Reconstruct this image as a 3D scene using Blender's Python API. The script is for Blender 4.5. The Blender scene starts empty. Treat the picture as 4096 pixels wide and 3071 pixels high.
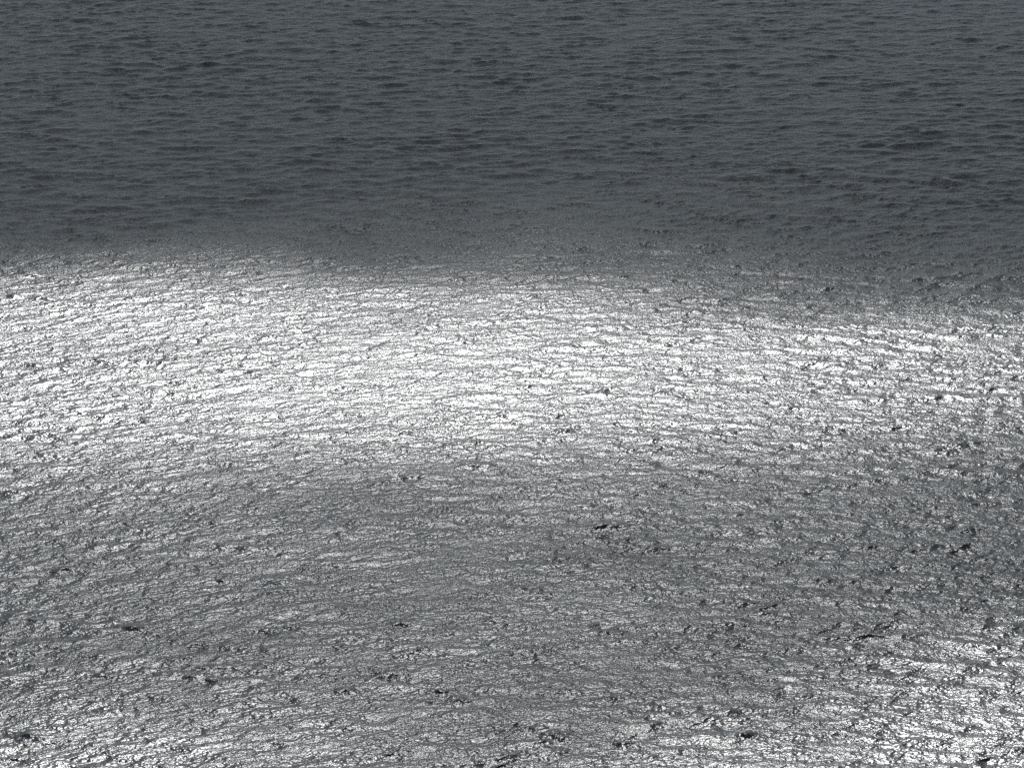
import bpy, math
import numpy as np

# ------------------------------------------------------------------ camera
S = bpy.context.scene
CAM_H = 200.0
cam_d = bpy.data.cameras.new("camera")
cam = bpy.data.objects.new("camera", cam_d)
S.collection.objects.link(cam)
S.camera = cam
cam.location = (0, 0, CAM_H)
cam.rotation_euler = (math.radians(90 - 14.0), 0, 0)
cam_d.sensor_width = 36
cam_d.lens = 18 / (math.tan(math.radians(4.75)) * 1024 / 767)
cam_d.clip_start = 1.0
cam_d.clip_end = 80000

# ------------------------------------------------------------------ sky and sun
SUN_EL = math.radians(34)
SUN_AZ = math.radians(0.6)          # measured from +Y towards +X
w = bpy.data.worlds.new("World")
S.world = w
w.use_nodes = True
nt = w.node_tree
nt.nodes.clear()
wo = nt.nodes.new("ShaderNodeOutputWorld")
bg = nt.nodes.new("ShaderNodeBackground")
sky = nt.nodes.new("ShaderNodeTexSky")
hs = nt.nodes.new("ShaderNodeHueSaturation")
sky.sky_type = 'NISHITA'
sky.sun_disc = False
sky.sun_elevation = SUN_EL
sky.sun_rotation = SUN_AZ
sky.dust_density = 1.0
sky.air_density = 1.0
sky.ozone_density = 3.0
hs.inputs['Saturation'].default_value = 0.45
bg.inputs['Strength'].default_value = 0.071
nt.links.new(sky.outputs[0], hs.inputs['Color'])
cool = nt.nodes.new("ShaderNodeMix")
cool.data_type = 'RGBA'; cool.blend_type = 'MULTIPLY'
cool.inputs[0].default_value = 1.0
cool.inputs[7].default_value = (0.845, 0.99, 1.12, 1)
nt.links.new(hs.outputs[0], cool.inputs[6])
nt.links.new(cool.outputs[2], bg.inputs[0])
nt.links.new(bg.outputs[0], wo.inputs[0])

sd = bpy.data.lights.new("sun", 'SUN')
sd.energy = 5.0
sd.angle = math.radians(0.53)
sd.color = (1.0, 0.996, 0.988)
sun = bpy.data.objects.new("sun", sd)
S.collection.objects.link(sun)
sun.rotation_euler = (math.radians(90) - SUN_EL, 0, math.pi - SUN_AZ)   # shines from +Y
SUNDIR = np.array([math.sin(SUN_AZ) * math.cos(SUN_EL), math.cos(SUN_AZ) * math.cos(SUN_EL), math.sin(SUN_EL)])

S.view_settings.view_transform = 'Standard'
S.view_settings.look = 'None'
S.view_settings.exposure = -0.6
S.view_settings.gamma = 1.0
S.view_settings.use_curve_mapping = False
S.cycles.use_denoising = False
S.cycles.use_adaptive_sampling = False
S.cycles.max_bounces = 3
S.cycles.glossy_bounces = 2
S.cycles.diffuse_bounces = 1
S.cycles.volume_bounces = 1
S.cycles.transmission_bounces = 1
S.cycles.transparent_max_bounces = 8
S.cycles.sample_clamp_indirect = 2.0
S.cycles.caustics_reflective = False
S.cycles.caustics_refractive = False
S.cycles.filter_width = 1.5

rng = np.random.default_rng(7)
CLOUDS = True


# ------------------------------------------------------------------ helpers
def mesh_grid_object(name, P, faces, mat, kind):
    """P (n,3) float array, faces (m,4) int array"""
    me = bpy.data.meshes.new(name)
    n, m = len(P), len(faces)
    me.vertices.add(n)
    me.vertices.foreach_set("co", np.ascontiguousarray(P, dtype=np.float32).ravel())
    me.loops.add(m * 4)
    me.loops.foreach_set("vertex_index", np.ascontiguousarray(faces, dtype=np.int32).ravel())
    me.polygons.add(m)
    me.polygons.foreach_set("loop_start", np.arange(0, m * 4, 4, dtype=np.int32))
    me.update(calc_edges=True)
    me.polygons.foreach_set("use_smooth", np.ones(m, dtype=bool))
    me.materials.append(mat)
    me.validate()
    o = bpy.data.objects.new(name, me)
    S.collection.objects.link(o)
    o["kind"] = kind
    return o


def quads(nr, nc):
    i = np.arange(nr - 1)[:, None] * nc + np.arange(nc - 1)[None, :]
    return np.stack([i, i + 1, i + nc + 1, i + nc], -1).reshape(-1, 4)


def smoothstep(a, b, x):
    t = np.clip((x - a) / (b - a), 0, 1)
    return t * t * (3 - 2 * t)


def wave_tile(N, L, lam_min, lam_max, lam_peak, dirs, seed):
    """periodic sea surface from a directional spectrum: height and the two sideways shifts"""
    r = np.random.default_rng(seed)
    k1 = 2 * np.pi * np.fft.fftfreq(N, L / N)
    kx, ky = np.meshgrid(k1, k1)
    k = np.hypot(kx, ky)
    k[0, 0] = 1
    kp = 2 * np.pi / lam_peak
    amp = k ** -2.0 * np.exp(-0.6 * (kp / k) ** 2)
    th = np.arctan2(ky, kx)
    D = np.zeros_like(k)
    for ang, power, wgt in dirs:
        c = np.cos(th - math.radians(ang))
        D += wgt * np.abs(c) ** power * (c > 0)
    kmin, kmax = 2 * np.pi / lam_max, 2 * np.pi / lam_min
    band = smoothstep(kmin * 0.8, kmin * 1.2, k) * (1 - smoothstep(kmax * 0.8, kmax * 1.2, k))
    ph = r.standard_normal((N, N)) + 1j * r.standard_normal((N, N))
    H = amp * np.sqrt(D) * band * ph
    H[0, 0] = 0
    f = lambda a: np.real(np.fft.ifft2(a))
    h, dx, dy = f(H), f(1j * kx / k * H), f(1j * ky / k * H)
    sx, sy = f(1j * kx * H), f(1j * ky * H)
    rms = math.sqrt(np.mean(sx ** 2 + sy ** 2))
    return h / rms, dx / rms, dy / rms        # scaled to a unit rms slope


def sample(tile, L, x, y, rot):
    """bilinear look-up of the tile at world x, y"""
    N = tile[0].shape[0]
    c, s = math.cos(rot), math.sin(rot)
    u = ((c * x + s * y) / L % 1.0) * N
    v = ((-s * x + c * y) / L % 1.0) * N
    i0 = np.floor(u).astype(int); j0 = np.floor(v).astype(int)
    fu, fv = u - i0, v - j0
    i0 %= N; j0 %= N
    i1, j1 = (i0 + 1) % N, (j0 + 1) % N
    out = [t[j0, i0] * (1 - fu) * (1 - fv) + t[j0, i1] * fu * (1 - fv) + t[j1, i0] * (1 - fu) * fv + t[j1, i1] * fu * fv
           for t in tile]
    h, a, b = out
    return h, c * a - s * b, s * a + c * b


def value_noise(x, y, scale, seed, octaves=4):
    r = np.random.default_rng(seed)
    out = np.zeros_like(x); tot = 0; a = 1.0
    for o in range(octaves):
        N = 256
        g = r.random((N, N))
        u = x / scale * 2 ** o + 31.7 * o + 1000; v = y / scale * 2 ** o + 17.3 * o + 1000
        i = np.floor(u).astype(int); j = np.floor(v).astype(int)
        fu, fv = u - i, v - j
        fu = fu * fu * (3 - 2 * fu); fv = fv * fv * (3 - 2 * fv)
        q = (g[j % N, i % N] * (1 - fu) * (1 - fv) + g[j % N, (i + 1) % N] * fu * (1 - fv)
             + g[(j + 1) % N, i % N] * (1 - fu) * fv + g[(j + 1) % N, (i + 1) % N] * fu * fv)
        out += a * q; tot += a; a *= 0.5
    return out / tot


# ------------------------------------------------------------------ sea water material
def water_material():
    m = bpy.data.materials.new("sea_water")
    m.use_nodes = True
    t = m.node_tree; N = t.nodes; Lk = t.links
    p = N["Principled BSDF"]
    p.inputs['Base Color'].default_value = (0.010, 0.016, 0.019, 1)
    p.inputs['Roughness'].default_value = 0.27
    p.inputs['IOR'].default_value = 1.333
    geo = N.new("ShaderNodeNewGeometry")
    prev = None
    # ripples: wind-stretched noise in metres, several sizes
    for (ang, sx, sy, scale, detail, dist, stren) in (
            (34, 0.60, 1.0, 0.60, 2.0, 0.40, 1.0),
            (24, 0.85, 1.0, 1.7, 1.0, 0.125, 1.0),
            (50, 0.8, 1.0, 4.2, 1.0, 0.050, 1.0)):
        mp = N.new("ShaderNodeMapping"); mp.vector_type = 'POINT'
        rt = N.new("ShaderNodeVectorRotate"); rt.rotation_type = 'Z_AXIS'
        rt.inputs['Angle'].default_value = math.radians(-ang)
        Lk.new(geo.outputs['Position'], rt.inputs['Vector'])
        mp.inputs['Scale'].default_value = (sx, sy, 1)
        Lk.new(rt.outputs[0], mp.inputs['Vector'])
        no = N.new("ShaderNodeTexNoise"); no.noise_dimensions = '2D'
        no.inputs['Scale'].default_value = scale
        no.inputs['Detail'].default_value = detail
        no.inputs['Roughness'].default_value = 0.6
        Lk.new(mp.outputs[0], no.inputs['Vector'])
        bp = N.new("ShaderNodeBump")
        bp.inputs['Strength'].default_value = stren
        bp.inputs['Distance'].default_value = dist
        Lk.new(no.outputs['Fac'], bp.inputs['Height'])
        # gusts: ruffled and calmer patches side by side
        gn = N.new("ShaderNodeTexNoise"); gn.noise_dimensions = '2D'
        gn.inputs['Scale'].default_value = 0.11; gn.inputs['Detail'].default_value = 3.0
        gr = N.new("ShaderNodeMapRange")
        gr.inputs['From Min'].default_value = 0.35; gr.inputs['From Max'].default_value = 0.65
        gr.inputs['To Min'].default_value = 0.5; gr.inputs['To Max'].default_value = 1.0
        Lk.new(mp.outputs[0], gn.inputs['Vector']); Lk.new(gn.outputs['Fac'], gr.inputs['Value'])
        Lk.new(gr.outputs[0], bp.inputs['Strength'])
        if prev: Lk.new(prev.outputs[0], bp.inputs['Normal'])
        prev = bp
    Lk.new(prev.outputs[0], p.inputs['Normal'])
    return m


WATER = water_material()

# ------------------------------------------------------------------ sea surface
# rows get farther apart with distance (as detail is lost), columns fan out a little wider than the view
LONG = wave_tile(2048, 311.0, 3.0, 50.0, 11.0, [(-60, 3, 1.0), (-88, 5, 0.6), (-118, 4, 0.6)], 3)
SHORT = wave_tile(1024, 97.0, 0.7, 6.0, 4.0, [(-55, 2.5, 1.0), (-85, 2.5, 0.6), (-125, 2, 0.5)], 5)
SLOPE_LONG, SLOPE_SHORT, CHOP = 0.068, 0.082, 1.3
CRESTS = [   # x, y, half length, height, heading of the crest line (degrees)
    (29.5, 932.0, 3.6, 0.9, -45), (6.0, 602.2, 2.9, 1.0, -23), (14.2, 599.0, 1.7, 0.8, -55), (46.7, 678.1, 2.5, 0.8, 0),
    (66.9, 685.9, 1.8, 0.9, -42), (21.8, 889.3, 1.6, 0.8, 0), (-55.6, 809.4, 1.5, 0.9, 0), (3.3, 799.8, 0.9, 0.7, 0),
    (-97.6, 1122.0, 4.0, 0.9, 0), (-5.3, 1133.2, 5.2, 0.8, 26), (-28.6, 1101.1, 4.5, 0.8, 0), (-39.0, 1032.4, 3.2, 0.7, 0),
    (-107.5, 1156.1, 6.5, 0.8, 0), (-6.7, 760.2, 2.4, 0.7, 34), (9.1, 768.3, 1.8, 0.7, 34), (-43.8, 677.5, 2.1, 0.7, 0),
    (-66.4, 602.5, 2.2, 1.0, -28), (-57.9, 765.8, 1.6, 0.8, 34), (45.2, 803.6, 0.6, 0.7, 0), (125.5, 1155.4, 3.4, 0.8, 0),
    (41.4, 620.7, 2.0, 0.7, 15), (-23.6, 622.2, 1.6, 0.8, 0), (-16.5, 654.7, 1.5, 0.7, 0), (-7.8, 618.0, 1.5, 0.8, 0),
    (29.5, 1016.0, 3.1, 0.7, 0), (70.7, 997.5, 4.6, 0.8, -28), (-90.4, 870.2, 2.5, 0.8, -20), (-96.5, 872.2, 1.8, 0.8, 0),
    (-90.0, 795.1, 2.1, 0.9, 0), (-55.8, 652.3, 1.7, 0.7, 0), (86.1, 929.8, 3.3, 0.7, 22), (61.0, 878.3, 2.7, 0.6, 37),
    (14.3, 707.4, 1.5, 0.6, 0), (-21.4, 734.1, 1.9, 0.6, 0), (65.6, 621.2, 1.6, 0.7, 0), (32.0, 602.5, 1.4, 0.9, -48),
]


def sea_displace(x, y):
    h1, a1, b1 = sample(LONG, 311.0, x, y, 0.0)
    h2, a2, b2 = sample(SHORT, 131.0, x, y, 0.31)
    gust = 0.45 + 0.8 * value_noise(x, y * 0.7, 38.0, 11, 3)
    # here and there a group of short waves stands up much steeper than the rest
    steep = smoothstep(0.50, 0.80, value_noise(x + 0.45 * y, y, 6.0, 12, 2))
    gust = gust * (1 + 2.0 * steep)
    s1, s2 = SLOPE_LONG * (0.65 + 0.7 * smoothstep(0.25, 0.8, value_noise(x - 0.6 * y, y, 17.0, 13, 2))), SLOPE_SHORT * gust
    z = s1 * h1 + s2 * h2
    dx = CHOP * (s1 * a1 + s2 * a2)
    dy = CHOP * (s1 * b1 + s2 * b2)
    for cx, cy, half, A, ang in CRESTS:
        c, q = math.cos(math.radians(ang)), math.sin(math.radians(ang))
        m = (np.abs(x - cx) < half * 3) & (np.abs(y - cy) < half * 3 + 8)
        X, Y = x[m] - cx, y[m] - cy
        u = c * X + q * Y
        wob = value_noise(x[m] * 1.0, y[m] * 0 + cy, 1.3, 40, 3)
        v = -q * X + c * Y + (wob - .5) * 2.2 + 0.04 * u * u / max(half, 1) * 4
        env = np.exp(-(u / (half * 0.8)) ** 2) * (0.5 + wob)
        f = A * 0.85
        g = np.where(v < 0, np.exp(-(v / (0.9 * f)) ** 2), np.exp(-(v / (3.0 * f)) ** 2))
        z[m] += A * 0.42 * env * g
    return dx, dy, z


def build_sea():
    # inner fine sheet
    D0, D1 = 545.0, 1430.0
    nr, nc = 1240, 1200
    # even steps in viewing angle -> step in distance grows with the square of distance
    dep = np.linspace(math.atan(CAM_H / D0), math.atan(CAM_H / D1), nr)
    yr = CAM_H / np.tan(dep)
    half = 0.145
    r = np.linspace(-half, half, nc)
    Y, R = np.meshgrid(yr, r, indexing='ij')
    X = R * Y
    edge = np.minimum(smoothstep(0, 0.03, half - np.abs(R) + 1e-9) , np.minimum(smoothstep(D0, D0 + 20, Y), 1 - smoothstep(D1 - 40, D1, Y)))
    dx, dy, z = sea_displace(X, Y)
    edge_r = np.clip((half - np.abs(R)) / 0.003, 0, 1)
    edge = np.minimum(edge_r, np.minimum(smoothstep(D0, D0 + 20, Y), 1 - smoothstep(D1 - 40, D1, Y)))
    P = np.stack([X + dx * edge, Y + dy * edge, z * edge], -1).reshape(-1, 3)
    F = quads(nr, nc)
    # outer sheet in rings out to the horizon, welded along the fine sheet's rim
    PV, FV = [P], [F]
    base = len(P)
    idx = np.arange(nr * nc).reshape(nr, nc)
    # rim loop (counter-clockwise seen from above): near edge ->, right edge up, far edge <-, left edge down
    rim = np.concatenate([idx[0, ::20], [idx[0, -1]], idx[20::20, -1], [idx[-1, -1]], idx[-1, ::-20][1:], [idx[-1, 0]], idx[::-20, 0][1:-1]])
    _, u = np.unique(rim, return_index=True)
    rim = rim[np.sort(u)]
    rp = P[rim][:, :2]
    cen = np.array([0.0, 800.0])
    ringidx = rim
    prevr = rp
    for kf in (1.15, 1.5, 2.2, 4, 9, 25, 60):
        q = cen + (rp - cen) * kf
        if kf >= 9:                                      # outer rings become round
            d = rp - cen
            ang = np.arctan2(d[:, 1], d[:, 0])
            q = cen + np.stack([np.cos(ang), np.sin(ang)], -1) * kf * 900
        PV.append(np.column_stack([q, np.zeros(len(q))]))
        new = base + np.arange(len(q)); base += len(q)
        a, b = ringidx, new
        FV.append(np.stack([a, b, np.roll(b, -1), np.roll(a, -1)], -1))
        ringidx = new
    o = mesh_grid_object("sea", np.concatenate(PV), np.concatenate(FV), WATER, "structure")
    # all faces must look up
    return o


build_sea()


# ------------------------------------------------------------------ broken cloud layer (its gaps let the sun through)
BASE = 720.0           # height of the layer's middle
SIGMA = 0.10           # extinction per metre


def light_through():
    ys = np.array([494, 541, 574, 589, 613, 637, 661, 700, 740, 755, 776, 826, 844, 861, 883, 904, 944, 1094], float)
    rs = np.array([-0.164, -0.114, -0.057, 0.000, 0.057, 0.114, 0.164])
    T = np.array([
        [.5, .5, .5, .5, 1, 1, 1],
        [.8, .8, .5, .35, .75, 1, 1],
        [.8, .8, .5, .35, .75, 1, 1],
        [.75, .75, .48, .33, .7, 1, 1],
        [.6, .6, .42, .27, .45, 1, 1],
        [.4, .4, .32, .24, .24, .6, .9],
        [.3, .3, .25, .22, .22, .3, .35],
        [.32, .32, .26, .25, .26, .27, .27],
        [.45, .45, .36, .3, .27, .27, .26],
        [.8, .8, .65, .6, .48, .42, .4],
        [1, 1, .95, .9, .8, .75, .7],
        [1, 1, 1, .9, .85, .9, .9],
        [1, 1, 1, .85, .75, .8, .7],
        [.95, .95, .95, .75, .4, .35, .3],
        [.6, .65, .6, .42, .2, .12, .1],
        [.24, .26, .22, .15, .1, .06, .05],
        [.03, .03, .03, .03, .03, .02, .02],
        [.005, .005, .005, .005, .005, .005, .005]])
    return ys, rs, T


def build_clouds():
    ys, rs, T = light_through()
    shift = SUNDIR[:2] / SUNDIR[2] * BASE
    # grid over the sea, later moved up along the sun's direction
    gy = np.concatenate([np.linspace(-1800, 480, 60)[:-1], np.linspace(480, 1250, 240), np.linspace(1250, 4200, 80)[1:]])
    gx = np.concatenate([np.linspace(-2200, -220, 50)[:-1], np.linspace(-220, 220, 140), np.linspace(220, 2200, 50)[1:]])
    Y, X = np.meshgrid(gy, gx, indexing='ij')
    R = X / np.maximum(Y, 300)
    # wobble the outline
    wx = (value_noise(X, Y, 60, 21) - .5) * 0.045
    wy = (value_noise(X, Y, 60, 22) - .5) * 34
    yy = np.clip(Y + wy, ys[0], ys[-1]); rr = np.clip(R + wx, rs[0], rs[-1])
    j = np.clip(np.searchsorted(ys, yy) - 1, 0, len(ys) - 2)
    i = np.clip(np.searchsorted(rs, rr) - 1, 0, len(rs) - 2)
    fy = (yy - ys[j]) / (ys[j + 1] - ys[j]); fx = (rr - rs[i]) / (rs[i + 1] - rs[i])
    tau = -np.log(T)
    t = tau[j, i] * (1 - fy) * (1 - fx) + tau[j + 1, i] * fy * (1 - fx) + tau[j, i + 1] * (1 - fy) * fx + tau[j + 1, i + 1] * fy * fx
    t = t * (0.75 + 0.5 * value_noise(X, Y, 35, 23))
    t = t + 0.24 + 0.45 * smoothstep(0.45, 0.85, value_noise(X - 0.8 * Y, Y * 2.2, 55, 26, 4))
    # beyond the mapped part the layer goes on as irregular banks with breaks
    far = 5.5 * smoothstep(0.38, 0.62, value_noise(X, Y * 1.5, 420, 24, 5))
    wgt = np.maximum(smoothstep(160, 330, np.abs(X)), np.maximum(1 - smoothstep(400, 530, Y), smoothstep(1400, 1650, Y)))
    t = t * (1 - wgt) + far * wgt
    lim = np.maximum(smoothstep(1700, 2200, np.abs(X)), np.maximum(1 - smoothstep(-1800, -1200, Y), smoothstep(3700, 4200, Y)))
    t = t * (1 - lim)
    t[0] = t[-1] = 0; t[:, 0] = t[:, -1] = 0
    th = t / SIGMA * SUNDIR[2]                       # thickness straight up
    th = np.where(th < 0.15, 0, th)
    lump = (value_noise(X, Y, 90, 25) - .5) * 6
    nr, nc = X.shape
    top = np.stack([X + shift[0], Y + shift[1], BASE + lump + th * 0.55], -1).reshape(-1, 3)
    bot = np.stack([X + shift[0], Y + shift[1], BASE + lump - th * 0.45], -1).reshape(-1, 3)
    z = (th <= 0).ravel()
    n = len(top)
    bi = np.where(z, np.arange(n), np.arange(n) + n)
    F = quads(nr, nc)
    keep = ~z[F].all(1)
    F = F[keep]
    Fb = bi[F][:, ::-1]
    P = np.concatenate([top, bot])
    F = np.concatenate([F, Fb])
    used = np.unique(F)
    remap = np.zeros(len(P), int); remap[used] = np.arange(len(used))
    m = bpy.data.materials.new("cloud_vapour")
    m.use_nodes = True
    tr = m.node_tree
    tr.nodes.clear()
    out = tr.nodes.new("ShaderNodeOutputMaterial")
    pv = tr.nodes.new("ShaderNodeVolumePrincipled")
    pv.inputs['Color'].default_value = (0.97, 0.975, 0.98, 1)
    pv.inputs['Density'].default_value = SIGMA
    pv.inputs['Anisotropy'].default_value = 0.3
    tr.links.new(pv.outputs[0], out.inputs['Volume'])
    o = mesh_grid_object("clouds", P[used], remap[F], m, "structure")
    return o


if CLOUDS:
    build_clouds()
